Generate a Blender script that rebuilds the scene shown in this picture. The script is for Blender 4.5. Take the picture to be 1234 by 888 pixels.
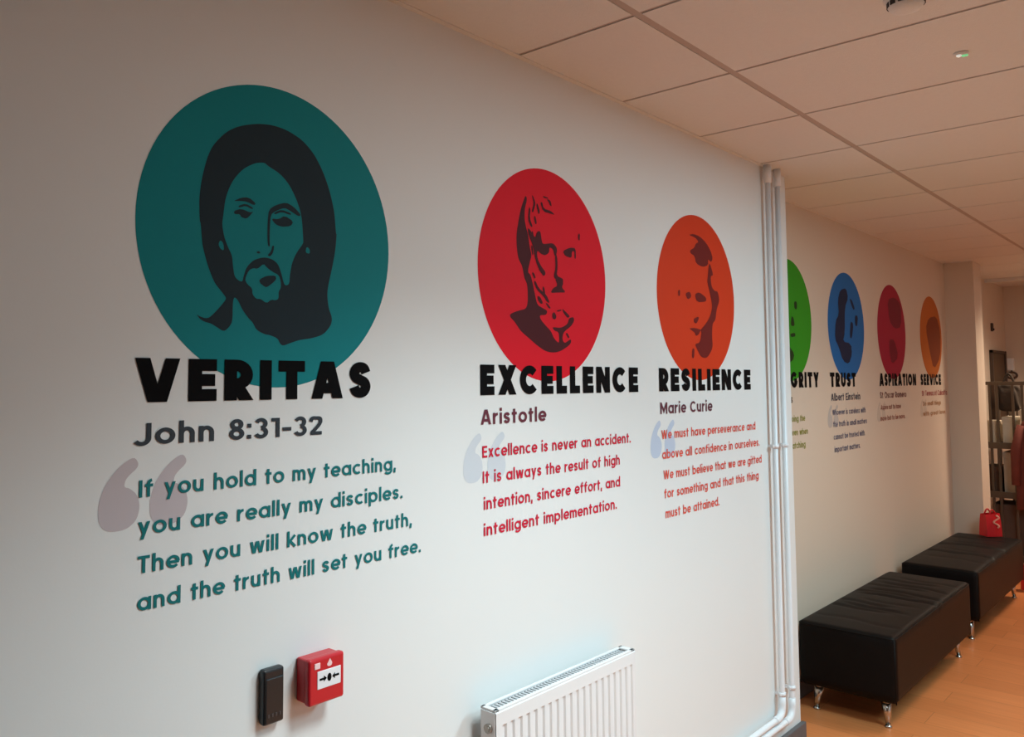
import bpy, bmesh, math, random
from mathutils import Vector, Matrix
from mathutils.geometry import delaunay_2d_cdt

random.seed(7)
S = bpy.context.scene
for o in list(bpy.data.objects):
    bpy.data.objects.remove(o)
COL = S.collection

# ------------------------------------------------------------------ camera
YA = 1.562          # painted wall with the big mottos
YB = 1.777          # recessed wall further along
XE = 4.115          # end of the first wall
HC = 2.702          # ceiling height
XF = 10.684         # far wall
YO = -2.60          # opposite wall
XL = -5.00          # wall behind the camera

cd = bpy.data.cameras.new('camera')
cd.sensor_width = 36.0
cd.lens = 1003.92 / 1234 * 36.0
cd.shift_x = (617 - 522.93) / 1234
cd.shift_y = -(444 - 395.31) / 1234
cd.clip_start = 0.02
cd.clip_end = 100
cam = bpy.data.objects.new('camera', cd)
COL.objects.link(cam)
_f, _yaw, _pit, _rol = 0, 0.80437, 0.06384, -0.00249
F = Vector((math.sin(_yaw) * math.cos(_pit), math.cos(_yaw) * math.cos(_pit), math.sin(_pit)))
R = Vector((math.cos(_yaw), -math.sin(_yaw), 0))
U = R.cross(F)
R2 = math.cos(_rol) * R + math.sin(_rol) * U
U2 = -math.sin(_rol) * R + math.cos(_rol) * U
m = Matrix((R2, U2, -F)).transposed().to_4x4()
m.translation = Vector((0, 0, 1.70))
cam.matrix_world = m
S.camera = cam

# ------------------------------------------------------------------ light
w = bpy.data.worlds.new('world')
S.world = w
w.use_nodes = True
w.node_tree.nodes['Background'].inputs[0].default_value = (0.75, 0.86, 1.0, 1)
w.node_tree.nodes['Background'].inputs[1].default_value = 0.05


def area(name, loc, target, sx, sy, power, col, spread=180):
    l = bpy.data.lights.new(name, 'AREA')
    l.shape = 'RECTANGLE'
    l.size, l.size_y = sx, sy
    l.energy = power
    l.color = col
    l.spread = math.radians(spread)
    o = bpy.data.objects.new(name, l)
    COL.objects.link(o)
    o.location = loc
    d = Vector(target) - Vector(loc)
    o.rotation_euler = d.to_track_quat('-Z', 'Y').to_euler()
    return o


# daylight through the glazed opening in the opposite wall: low sky light falling downwards
area('daylight', (2.00, YO - 0.30, 1.45), (2.00, YO + 0.70, 1.17), 1.2, 1.7, 2, (1.0, 0.95, 0.95), 56)
# ceiling lamps over the corridor (their fixtures are built below): x, y, half sizes, watts, colour, spread
LAMPS = [(1.687, 0.239, 0.285, 0.285, 36, (0.74, 0.94, 1.0), 116), (3.487, -0.661, 0.285, 0.585, 90, (0.51, 0.86, 1.0), 180),
         (5.287, 0.239, 0.285, 0.285, 13, (1.0, 0.86, 0.70), 125), (8.887, 0.539, 0.285, 0.285, 36, (1.0, 0.80, 0.60), 140)]
for lx, ly, hx, hy, pw, lc, spr in LAMPS:
    area('lamp_light', (lx, ly, HC - 0.012), (lx, ly, 0), hx * 1.9, hy * 1.9, pw, lc, spr)

vs = S.view_settings
vs.view_transform = 'Standard'
vs.look = 'None'
vs.gamma = 1
vs.use_curve_mapping = False
vs.exposure = 0.0

# ------------------------------------------------------------------ helpers


def srgb(r, g, b):
    def c(v):
        v /= 255
        return v / 12.92 if v <= 0.04045 else ((v + 0.055) / 1.055) ** 2.4
    return (c(r), c(g), c(b), 1)


def mat(name, col, rough=0.6, metal=0.0, noise=None, bump=None, spec=0.5, emit=None, coat=0):
    """procedural material: base colour with optional noise mottling (scale, amount) and bump (scale, strength)"""
    mt = bpy.data.materials.new(name)
    mt.use_nodes = True
    nt = mt.node_tree
    b = nt.nodes['Principled BSDF']
    b.inputs['Base Color'].default_value = col
    b.inputs['Roughness'].default_value = rough
    b.inputs['Metallic'].default_value = metal
    b.inputs['Specular IOR Level'].default_value = spec
    b.inputs['Coat Weight'].default_value = coat
    tc = nt.nodes.new('ShaderNodeTexCoord')
    if noise:
        n = nt.nodes.new('ShaderNodeTexNoise')
        n.inputs['Scale'].default_value = noise[0]
        n.inputs['Detail'].default_value = 4
        nt.links.new(tc.outputs['Object'], n.inputs['Vector'])
        mx = nt.nodes.new('ShaderNodeMixRGB')
        k = noise[1]
        mx.inputs['Color1'].default_value = [c * (1 - k) for c in col[:3]] + [1]
        mx.inputs['Color2'].default_value = [min(1, c * (1 + k)) for c in col[:3]] + [1]
        nt.links.new(n.outputs['Fac'], mx.inputs['Fac'])
        nt.links.new(mx.outputs['Color'], b.inputs['Base Color'])
    if bump:
        n = nt.nodes.new('ShaderNodeTexNoise')
        n.inputs['Scale'].default_value = bump[0]
        n.inputs['Detail'].default_value = 3
        nt.links.new(tc.outputs['Object'], n.inputs['Vector'])
        bp = nt.nodes.new('ShaderNodeBump')
        bp.inputs['Strength'].default_value = bump[1]
        bp.inputs['Distance'].default_value = 0.01
        nt.links.new(n.outputs['Fac'], bp.inputs['Height'])
        nt.links.new(bp.outputs['Normal'], b.inputs['Normal'])
    if emit:
        b.inputs['Emission Color'].default_value = emit[0]
        b.inputs['Emission Strength'].default_value = emit[1]
    return mt


def wood_floor():
    mt = mat('laminate_floor', srgb(176, 112, 66), 0.32)
    nt = mt.node_tree
    b = nt.nodes['Principled BSDF']
    tc = nt.nodes.new('ShaderNodeTexCoord')
    br = nt.nodes.new('ShaderNodeTexBrick')
    br.offset = 0.37
    br.inputs['Scale'].default_value = 1.0
    br.inputs['Brick Width'].default_value = 1.2
    br.inputs['Row Height'].default_value = 0.19
    br.inputs['Mortar Size'].default_value = 0.0012
    br.inputs['Mortar Smooth'].default_value = 0.3
    br.inputs['Color1'].default_value = srgb(226, 140, 84)
    br.inputs['Color2'].default_value = srgb(214, 130, 76)
    br.inputs['Mortar'].default_value = srgb(160, 96, 52)
    rt = nt.nodes.new('ShaderNodeMapping')
    rt.inputs['Rotation'].default_value = (0, 0, math.pi / 2)
    nt.links.new(tc.outputs['Object'], rt.inputs['Vector'])
    nt.links.new(rt.outputs['Vector'], br.inputs['Vector'])
    mp = nt.nodes.new('ShaderNodeMapping')
    mp.inputs['Scale'].default_value = (26, 1.2, 1)
    nt.links.new(tc.outputs['Object'], mp.inputs['Vector'])
    n = nt.nodes.new('ShaderNodeTexNoise')
    n.inputs['Scale'].default_value = 2.0
    n.inputs['Detail'].default_value = 5
    nt.links.new(mp.outputs['Vector'], n.inputs['Vector'])
    mx = nt.nodes.new('ShaderNodeMixRGB')
    mx.blend_type = 'MULTIPLY'
    mx.inputs['Fac'].default_value = 0.35
    rp = nt.nodes.new('ShaderNodeValToRGB')
    rp.color_ramp.elements[0].position = 0.3
    rp.color_ramp.elements[0].color = (0.62, 0.55, 0.5, 1)
    rp.color_ramp.elements[1].position = 0.7
    nt.links.new(n.outputs['Fac'], rp.inputs['Fac'])
    nt.links.new(br.outputs['Color'], mx.inputs['Color1'])
    nt.links.new(rp.outputs['Color'], mx.inputs['Color2'])
    nt.links.new(mx.outputs['Color'], b.inputs['Base Color'])
    return mt


M = {}
M['wall'] = mat('wall_paint', srgb(228, 228, 226), 0.55, bump=(160, 0.015))
M['wall_warm'] = mat('wall_paint_bounce_tint', srgb(218, 204, 186), 0.6, bump=(160, 0.015))  # warm, dim bounce light put into the colour of the further walls
M['wall_tan'] = mat('wall_paint_grey', srgb(206, 211, 217), 0.7)
M['wall_dark'] = mat('wall_bounce_absorber', srgb(96, 84, 76), 0.8)  # dark tone given to unseen walls so they absorb bounce light
M['bounce_absorber'] = mat('dark_bounce_absorber', srgb(70, 68, 68), 0.95, noise=(90, 0.25))  # for the added dark floor sheet that soaks up bounce
M['tile'] = mat('ceiling_tile', srgb(222, 219, 215), 0.9, noise=(60, 0.03), bump=(260, 0.15))
M['tbar'] = mat('ceiling_grid_metal', srgb(182, 166, 156), 0.7)
M['skirt'] = mat('skirting_grey', srgb(92, 90, 92), 0.5)
M['white'] = mat('white_gloss', srgb(236, 236, 236), 0.3)
M['pipe'] = mat('white_pipe_paint', srgb(232, 232, 234), 0.35)
M['rad'] = mat('radiator_enamel', srgb(226, 223, 222), 0.65, spec=0.2)
M['radshade'] = mat('radiator_grille_grey', srgb(190, 190, 192), 0.5)
M['raddark'] = mat('radiator_slot', srgb(60, 60, 64), 0.7)
M['brass'] = mat('vent_plug_metal', srgb(150, 142, 134), 0.35, 0.8)
M['black'] = mat('black_plastic', srgb(26, 27, 30), 0.35)
M['black2'] = mat('black_key', srgb(62, 60, 62), 0.4)
M['red'] = mat('red_plastic', srgb(196, 26, 40), 0.3)
M['paper'] = mat('white_label', srgb(236, 232, 234), 0.5)
M['pink'] = mat('pale_lens', srgb(246, 206, 206), 0.3)
M['ink'] = mat('black_ink', srgb(8, 7, 9), 0.8, spec=0.1)
M['leather'] = mat('dark_leather', srgb(13, 9, 8), 0.5, noise=(9, 0.12), bump=(240, 0.12), spec=0.14)
M['chrome'] = mat('brushed_chrome', srgb(200, 196, 190), 0.22, 1.0)
M['foot'] = mat('dark_foot', srgb(70, 68, 70), 0.5)
M['floor'] = wood_floor()
M['rack'] = mat('dark_rack_metal', srgb(94, 79, 63), 0.5, 0.2)
M['brown'] = mat('brown_card', srgb(104, 78, 62), 0.8, noise=(20, 0.1))
M['maroon'] = mat('maroon_cloth', srgb(112, 54, 44), 0.9, noise=(14, 0.2), bump=(60, 0.3))
M['bagdark'] = mat('dark_bag_cloth', srgb(66, 54, 44), 0.85, noise=(16, 0.15), bump=(60, 0.3))
M['board'] = mat('dark_board', srgb(88, 68, 48), 0.8, noise=(30, 0.08))
M['boardframe'] = mat('dark_wood_frame', srgb(66, 48, 34), 0.5, noise=(12, 0.15))
M['bagred'] = mat('red_paper', srgb(214, 22, 34), 0.45, noise=(12, 0.08))
M['ribbon'] = mat('pale_ribbon', srgb(240, 170, 150), 0.5)
M['cream'] = mat('cream_paper', srgb(236, 226, 206), 0.7, noise=(25, 0.05))
M['slate'] = mat('dark_vent', srgb(20, 18, 18), 0.6)
M['led'] = mat('green_led', srgb(120, 255, 170), 0.4, emit=((0.35, 1.0, 0.5, 1), 0.35))
M['ledw'] = mat('white_led', srgb(255, 255, 255), 0.4, emit=((0.9, 1.0, 0.92, 1), 0.4))
M['lamp'] = mat('lamp_diffuser', srgb(250, 250, 246), 0.5, emit=((1, 0.95, 0.88, 1), 3.0))
M['alu'] = mat('window_frame_white', srgb(232, 232, 232), 0.4)


def link(o, parent=None):
    COL.objects.link(o)
    if parent is not None:
        o.parent = parent
    return o


class MB:
    """collects shapes in one bmesh; build() links them as one mesh object"""

    def __init__(self):
        self.bm = bmesh.new()

    def poly(self, pts, mi=0):
        vs_ = [self.bm.verts.new(p) for p in pts]
        f = self.bm.faces.new(vs_)
        f.material_index = mi
        return f

    def box(self, a, b, bevel=0.0, mi=0, seg=2):
        r = bmesh.ops.create_cube(self.bm, size=1.0)
        a, b = Vector(a), Vector(b)
        c, s = (a + b) / 2, b - a
        for v in r['verts']:
            v.co = Vector((c.x + v.co.x * s.x, c.y + v.co.y * s.y, c.z + v.co.z * s.z))
        fs = {f for v in r['verts'] for f in v.link_faces}
        for f in fs:
            f.material_index = mi
        if bevel > 0:
            es = {e for v in r['verts'] for e in v.link_edges}
            bmesh.ops.bevel(self.bm, geom=list(es), offset=bevel, segments=seg, affect='EDGES', profile=0.5, material=-1)
        return self

    def tube(self, pts, rad, n=14, mi=0, cap=True):
        """swept tube along a polyline; rad may be a list"""
        pts = [Vector(p) for p in pts]
        rads = rad if isinstance(rad, (list, tuple)) else [rad] * len(pts)
        rings = []
        prev = None
        for i, p in enumerate(pts):
            if i == 0:
                t = pts[1] - pts[0]
            elif i == len(pts) - 1:
                t = pts[-1] - pts[-2]
            else:
                t = (pts[i] - pts[i - 1]).normalized() + (pts[i + 1] - pts[i]).normalized()
            t.normalize()
            if prev is None:
                a = t.cross(Vector((0, 0, 1)))
                if a.length < 1e-4:
                    a = t.cross(Vector((0, 1, 0)))
            else:
                a = prev - t * prev.dot(t)
            a.normalize()
            prev = a
            b_ = t.cross(a)
            k = 1.0
            if 0 < i < len(pts) - 1:
                c_ = t.dot((pts[i + 1] - pts[i]).normalized())
                k = 1.0 / max(0.6, c_)
            rings.append([self.bm.verts.new(p + (a * math.cos(q) + b_ * math.sin(q)) * rads[i] * (k if k < 1.1 else 1.1))
                          for q in (2 * math.pi * j / n for j in range(n))])
        for r0, r1 in zip(rings, rings[1:]):
            for j in range(n):
                f = self.bm.faces.new((r0[j], r0[(j + 1) % n], r1[(j + 1) % n], r1[j]))
                f.material_index = mi
                f.smooth = True
        if cap:
            for r, flip in ((rings[0], True), (rings[-1], False)):
                f = self.bm.faces.new(r if not flip else r[::-1])
                f.material_index = mi
        return self

    def lathe(self, prof, c, n=24, mi=0, axis='z'):
        """profile of (radius, height) turned about an axis through c"""
        c = Vector(c)
        rings = []
        for r, h in prof:
            ring = []
            for j in range(n):
                q = 2 * math.pi * j / n
                if axis == 'z':
                    v = Vector((r * math.cos(q), r * math.sin(q), h))
                else:
                    v = Vector((r * math.cos(q), h, r * math.sin(q)))
                ring.append(self.bm.verts.new(c + v))
            rings.append(ring)
        for r0, r1 in zip(rings, rings[1:]):
            for j in range(n):
                f = self.bm.faces.new((r0[j], r0[(j + 1) % n], r1[(j + 1) % n], r1[j]))
                f.material_index = mi
                f.smooth = True
        for r in (rings[0], rings[-1]):
            f = self.bm.faces.new(r)
            f.material_index = mi
        return self

    def build(self, name, mats, parent=None, normals=True):
        if normals:
            bmesh.ops.recalc_face_normals(self.bm, faces=self.bm.faces[:])
        me = bpy.data.meshes.new(name)
        self.bm.to_mesh(me)
        self.bm.free()
        for mm in (mats if isinstance(mats, (list, tuple)) else [mats]):
            me.materials.append(mm)
        return link(bpy.data.objects.new(name, me), parent)


def thing(name, label, cat, loc=(0, 0, 0), group=None):
    """an Empty at the world spot; its parts are built in world coordinates and shifted under it"""
    o = bpy.data.objects.new(name, None)
    o.location = loc
    o.empty_display_size = 0.1
    COL.objects.link(o)
    return tag(o, label, cat, group)


def tag(o, label, cat, group=None):
    o['label'] = label
    o['category'] = cat
    if group:
        o['group'] = group
    return o


def adopt(root):
    """parts built in world coordinates: keep them where they are under a root that is not at the origin"""
    for ch in root.children:
        ch.matrix_parent_inverse = Matrix.Translation(root.location).inverted()
    return root


def structure(o):
    o['kind'] = 'structure'
    return o


# ------------------------------------------------------------------ lettering: strokes of one geometric sans alphabet


def _arc(cx, cy, rx, ry, a0, a1, n=None):
    n = n or max(4, int(abs(a1 - a0) / 12))
    return [(cx + rx * math.cos(math.radians(a0 + (a1 - a0) * i / n)), cy + ry * math.sin(math.radians(a0 + (a1 - a0) * i / n))) for i in range(n + 1)]


def _spline(pts, k=6):
    out = []
    P = [pts[0]] + list(pts) + [pts[-1]]
    for i in range(1, len(P) - 2):
        p0, p1, p2, p3 = P[i - 1:i + 3]
        for j in range(k):
            t = j / k
            out.append(tuple(0.5 * (2 * p1[c] + (p2[c] - p0[c]) * t + (2 * p0[c] - 5 * p1[c] + 4 * p2[c] - p3[c]) * t * t + (3 * p1[c] - p0[c] - 3 * p2[c] + p3[c]) * t ** 3) for c in (0, 1)))
    out.append(pts[-1])
    return out


def glyph(ch, w):
    """centre-line strokes [(points, closed)], and the advance width; cap height 1, stroke weight w"""
    h = w / 2
    X, AS, DS = 0.76, 1.06, -0.27
    ow = 0.76
    rx, ry = ow / 2 - h, X / 2 - h
    cx, cy = ow / 2, X / 2
    bowl = (_arc(cx, cy, rx, ry, 0, 360, 28)[:-1], True)

    def ess(W, H):
        q = [(.95, .78), (.80, .95), (.5, 1.0), (.20, .94), (.05, .76), (.18, .59), (.5, .5), (.82, .41), (.95, .24), (.80, .06), (.5, 0), (.18, .06), (.03, .23)]
        return [(_spline([(h + u * (W - w), h + v * (H - w)) for u, v in q], 5), False)]
    L = lambda *p: (list(p), False)

    def X2(x0, y0, x1, y1, e=0.4):
        # a bar carried past both ends; the band clip cuts it level
        dx, dy = x1 - x0, y1 - y0
        if y1 == 0 and e == 0.0:
            return ([(x0, y0), (x1 + dx * 0.4, y1 + dy * 0.4)], False)
        lo = 0.4 if y1 <= 0 else 0.0
        return ([(x0 - dx * 0.4, y0 - dy * 0.4), (x1 + dx * lo, y1 + dy * lo)], False)
    if ch == ' ':
        return [], 0.34
    if ch == 'a':
        return [bowl, L((ow - h, 0), (ow - h, X))], ow
    if ch == 'b':
        return [bowl, L((h, 0), (h, AS))], ow
    if ch == 'c':
        return [(_arc(cx, cy, rx, ry, 48, 312, 22), False)], ow * .88
    if ch == 'd':
        return [bowl, L((ow - h, 0), (ow - h, AS))], ow
    if ch == 'e':
        return [(_arc(cx, cy, rx, ry, 0, 318, 26), False), L((h, cy - h * .15), (ow - h * .5, cy - h * .15))], ow * .95
    if ch == 'f':
        r = 0.2
        return [([(0.2, 0), (0.2, AS - r - h)] + _arc(0.2 + r, AS - r - h, r, r, 180, 95, 6), False), L((0.0, X - h), (0.45, X - h))], 0.46
    if ch == 'g':
        return [bowl, ([(ow - h, X), (ow - h, DS + ry * .75 + h)] + _arc(cx, DS + ry * .75 + h, rx, ry * .75, 0, -150, 12), False)], ow
    if ch == 'h':
        r = 0.62 / 2 - h
        return [L((h, 0), (h, AS)), (_arc(h + r, X - h - r * 1.1, r, r * 1.1, 180, 0, 12) + [(h + 2 * r, 0)], False)], 0.64
    if ch == 'i':
        return [L((h, 0), (h, X)), L((h, AS - w * 1.0), (h, AS + w * .12))], w
    if ch == 'k':
        return [L((h, 0), (h, AS)), L((h, X * .36), (0.56, X)), L((0.22, X * .5), (0.58, 0))], 0.62
    if ch == 'l':
        return [L((h, 0), (h, AS))], w
    if ch == 'm':
        r = 0.56 / 2 - h
        a = _arc(h + r, X - h - r * 1.1, r, r * 1.1, 180, 0, 12) + [(h + 2 * r, 0)]
        b = [(x + 2 * r, y) for x, y in a]
        return [L((h, 0), (h, X)), (a, False), (b, False)], 4 * r + w
    if ch == 'n':
        r = 0.62 / 2 - h
        return [L((h, 0), (h, X)), (_arc(h + r, X - h - r * 1.1, r, r * 1.1, 180, 0, 12) + [(h + 2 * r, 0)], False)], 0.64
    if ch == 'o':
        return [bowl], ow
    if ch == 'p':
        return [bowl, L((h, DS), (h, X))], ow
    if ch == 'r':
        r = 0.3
        return [L((h, 0), (h, X)), (_arc(h + r, X - h - r, r, r, 180, 88, 8), False)], 0.42
    if ch == 's':
        return ess(0.55, X), 0.57
    if ch == 't':
        return [L((0.2, 0), (0.2, X + .22)), L((0.0, X - h), (0.43, X - h))], 0.44
    if ch == 'u':
        r = 0.62 / 2 - h
        return [([(h, X)] + _arc(h + r, h + r * 1.1, r, r * 1.1, 180, 360, 12) + [(h + 2 * r, X)], False), L((h + 2 * r, 0), (h + 2 * r, X))], 0.64
    if ch == 'v':
        return [X2(h * 1.1, X, 0.33 - h * .35, 0), X2(0.66 - h * 1.1, X, 0.33 + h * .35, 0)], 0.66
    if ch == 'w':
        return [X2(h * 1.1, X, 0.27 - h * .2, 0), X2(0.49 - h * .2, X, 0.27 + h * .2, 0), X2(0.49 + h * .2, X, 0.71 - h * .2, 0), X2(0.98 - h * 1.1, X, 0.71 + h * .2, 0)], 0.98
    if ch == 'x':
        return [X2(h * 1.2, X, 0.62 - h * 1.2, 0), X2(0.62 - h * 1.2, X, h * 1.2, 0)], 0.62
    if ch == 'y':
        return [L((h * 1.1 - (0.35 - h * 1.1) * .2, X * 1.2), (0.35, 0.04)), X2(0.66 - h * 1.1, X, 0.22, DS)], 0.66
    if ch == '.':
        return [L((h, 0), (h, w * 1.1))], w
    if ch == ',':
        return [L((h * 1.1, w * 1.1), (h * .6, -0.17))], w
    if ch == ':':
        return [L((h, 0), (h, w * 1.1)), L((h, X - w * 1.1), (h, X))], w
    if ch == '-':
        return [L((0, 0.4), (0.42, 0.4))], 0.42
    # capitals and figures
    C = 1.0
    if ch == 'A':
        W = 0.80 + w * .3
        return [X2(W / 2 - h * .25, C, h * 1.1, 0), X2(W / 2 + h * .25, C, W - h * 1.1, 0), L((W * .24, 0.28), (W * .76, 0.28))], W
    if ch == 'C':
        W = 0.92
        return [(_arc(W / 2, C / 2, W / 2 - h, C / 2 - h, 42, 318, 24), False)], W * .95
    if ch == 'D':
        W = 0.82
        return [([(h, h), (h, C - h), (0.36, C - h)] + _arc(0.36, C / 2, W - 0.36 - h, C / 2 - h, 90, -90, 16) + [(0.36, h)], True)], W
    if ch == 'E':
        W = 0.52 + w * .3
        return [L((h, 0), (h, C)), L((h, C - h), (W, C - h)), L((h, C / 2), (W * .94, C / 2)), L((h, h), (W, h))], W
    if ch == 'G':
        W = 0.94
        return [(_arc(W / 2, C / 2, W / 2 - h, C / 2 - h, 42, 352, 26), False), L((W / 2, C / 2 - h * .4), (W - h * .6, C / 2 - h * .4))], W
    if ch == 'I':
        return [L((h, 0), (h, C))], w
    if ch == 'J':
        r = 0.26
        return [([(0.6 - h, C), (0.6 - h, r + h * .6)] + _arc(0.6 - h - r, r + h * .6, r, r, 0, -148, 10), False)], 0.6
    if ch == 'L':
        W = 0.46 + w * .3
        return [L((h, 0), (h, C)), L((h, h), (W, h))], W
    if ch == 'M':
        W = 0.96
        return [L((h, 0), (h, C)), L((W - h, 0), (W - h, C)), L((h, C - h * .2), (W / 2, 0.22), (W - h, C - h * .2))], W
    if ch == 'N':
        W = 0.76 + w * .2
        return [L((h, 0), (h, C)), L((W - h, 0), (W - h, C)), X2(h * 1.1, C, W - h * 1.1, 0)], W
    if ch == 'O':
        W = 0.98
        return [(_arc(W / 2, C / 2, W / 2 - h, C / 2 - h, 0, 360, 30)[:-1], True)], W
    if ch in 'PR':
        W = 0.60 + w * .2
        y0 = 0.40
        r = (C - h - y0) / 2
        st = [L((h, 0), (h, C)), ([(h, C - h), (W - r - h, C - h)] + _arc(W - r - h, C - h - r, r, r, 90, -90, 12) + [(h, y0)], False)]
        if ch == 'R':
            st.append(X2(W * .40, y0, W - h * 1.05, 0, .0))
        return st, W
    if ch == 'S':
        return ess(0.66, C), 0.66
    if ch == 'T':
        W = 0.62 + w * .2
        return [L((W / 2, 0), (W / 2, C)), L((0, C - h), (W, C - h))], W
    if ch == 'U':
        W = 0.74
        r = W / 2 - h
        return [([(h, C)] + _arc(h + r, h + r, r, r, 180, 360, 14) + [(W - h, C)], False)], W
    if ch == 'V':
        W = 0.80 + w * .4
        return [X2(h * 1.1, C, W / 2 - h * .3, 0), X2(W - h * 1.1, C, W / 2 + h * .3, 0)], W
    if ch == 'W':
        W = 1.2
        return [X2(h * 1.1, C, W * .28, 0), X2(W / 2 - h * .3, C, W * .28 + h * .4, 0), X2(W / 2 + h * .3, C, W * .72 - h * .4, 0), X2(W - h * 1.1, C, W * .72, 0)], W
    if ch == 'X':
        W = 0.74 + w * .3
        return [X2(h * 1.15, C, W - h * 1.15, 0), X2(W - h * 1.15, C, h * 1.15, 0)], W
    if ch == 'Y':
        W = 0.76 + w * .2
        return [X2(h * 1.1, C, W / 2, 0.40), X2(W - h * 1.1, C, W / 2, 0.40), L((W / 2, 0), (W / 2, 0.48))], W
    if ch == '1':
        return [L((0.30, 0), (0.30, C)), L((0.0, C - h), (0.30, C - h))], 0.38
    if ch == '2':
        q = [(0.05, 0.72), (.13, .9), (.32, 1 - h), (.52, .88), (.55, .70), (.45, .5)]
        return [(_spline(q, 5) + [(0.09, h)], False), L((0.04, h), (0.62, h))], 0.62
    if ch == '3':
        a = _arc(0.29, 0.735, 0.29 - h * .9, 0.265 - h * .7, 160, -85, 14)
        b = _arc(0.29, 0.285, 0.32 - h * .9, 0.285 - h * .8, 85, -160, 16)
        return [(a, False), (b, False)], 0.62
    if ch == '8':
        a = _arc(0.31, 0.745, 0.27 - h * .8, 0.25 - h * .7, 0, 360, 20)[:-1]
        b = _arc(0.31, 0.28, 0.31 - h * .8, 0.28 - h * .8, 0, 360, 22)[:-1]
        return [(a, True), (b, True)], 0.62
    return [], 0.4


def stroke_quads(pts, closed, w):
    """outline a centre line to quads with mitred joins"""
    h = w / 2
    pts = [p for i, p in enumerate(pts) if i == 0 or math.hypot(p[0] - pts[i - 1][0], p[1] - pts[i - 1][1]) > 1e-4]
    n = len(pts)
    left, right = [], []
    for i in range(n):
        p = Vector(pts[i])
        a = Vector(pts[i - 1]) if (i > 0 or closed) else None
        b = Vector(pts[(i + 1) % n]) if (i < n - 1 or closed) else None
        d0 = (p - a).normalized() if a is not None else None
        d1 = (b - p).normalized() if b is not None else None
        if d0 is None:
            nn = Vector((-d1.y, d1.x)) * h
        elif d1 is None:
            nn = Vector((-d0.y, d0.x)) * h
        else:
            n0, n1 = Vector((-d0.y, d0.x)), Vector((-d1.y, d1.x))
            mm = (n0 + n1)
            if mm.length < 1e-5:
                mm = n0
            mm.normalize()
            nn = mm * h / max(0.42, mm.dot(n0))
        left.append(p + nn)
        right.append(p - nn)
    q = []
    for i in range(n if closed else n - 1):
        j = (i + 1) % n
        q.append((left[i], right[i], right[j], left[j]))
    return q


def lettering(name, lines, wall_y, lift, w, track, material, parent, space=1.0):
    """lines: (text, x_left, x_right, baseline_z, cap_height); each line is fitted to its measured width"""
    mb = MB()
    y = wall_y - lift
    for text, xl, xr, zb, cap in lines:
        x = 0.0
        items = []
        for ch in text:
            st, adv = glyph(ch, w)
            items.append((x, st, (0, 0.76) if ch in 'vwx' else ((-0.27, 0.76) if ch == 'y' else ((0, 1.0) if ch in 'AVWXYNR' else (-1, 2)))))
            x += adv + (track if ch != ' ' else track * space)
        total = x - track
        sx = (xr - xl) / total
        for x0, st, band in items:
            quads = [[(xl + (x0 + q.x) * sx, zb + q.y * cap) for q in clip_band(quad, *band)] for pts, closed in st for quad in stroke_quads(pts, closed, w)]
            quads = [q for q in quads if len(q) > 2]
            if quads:
                flat_union(mb, quads, y)
    return mb.build(name, material, parent, normals=False)


def smooth_outline(pts, n=1):
    for _ in range(n):
        o = []
        for i in range(len(pts)):
            a, b = pts[i], pts[(i + 1) % len(pts)]
            o.append((a[0] * .78 + b[0] * .22, a[1] * .78 + b[1] * .22))
            o.append((a[0] * .22 + b[0] * .78, a[1] * .22 + b[1] * .78))
        pts = o
    return pts


def clip_band(poly, lo, hi):
    for lim, sgn in ((lo, 1), (hi, -1)):
        out = []
        for i in range(len(poly)):
            a, b = poly[i - 1], poly[i]
            da, db = (a.y - lim) * sgn, (b.y - lim) * sgn
            if (da < 0) != (db < 0):
                out.append(a + (b - a) * (da / (da - db)))
            if db >= 0:
                out.append(b)
        poly = out
        if not poly:
            break
    return poly


def flat_union(mb, polys, y, mi=0):
    """one clean sheet of triangles covering the union of flat outlines given as (x, z) points"""
    verts, faces = [], []
    for pts in polys:
        s = sum(p[0] * q[1] - q[0] * p[1] for p, q in zip(pts, list(pts[1:]) + [pts[0]]))
        if s < 0:
            pts = pts[::-1]
        k = len(verts)
        verts += [Vector((p[0] * 100, p[1] * 100)) for p in pts]
        faces.append(list(range(k, k + len(pts))))
    vo, eo, fo, ov, oe, of = delaunay_2d_cdt(verts, [], faces, 1, 1e-5)
    nv = [mb.bm.verts.new((v.x / 100, y, v.y / 100)) for v in vo]
    for fc, src in zip(fo, of):
        if not src:
            continue
        a, b, c = [vo[i] for i in fc[:3]]
        if (b - a).cross(c - a) < 0:
            fc = fc[::-1]
        nf = mb.bm.faces.new([nv[i] for i in fc])
        nf.material_index = mi
    for v in nv:
        if not v.link_faces:
            mb.bm.verts.remove(v)


def flat_shape(mb, pts, y, mi=0):
    flat_union(mb, [pts], y, mi)
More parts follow.
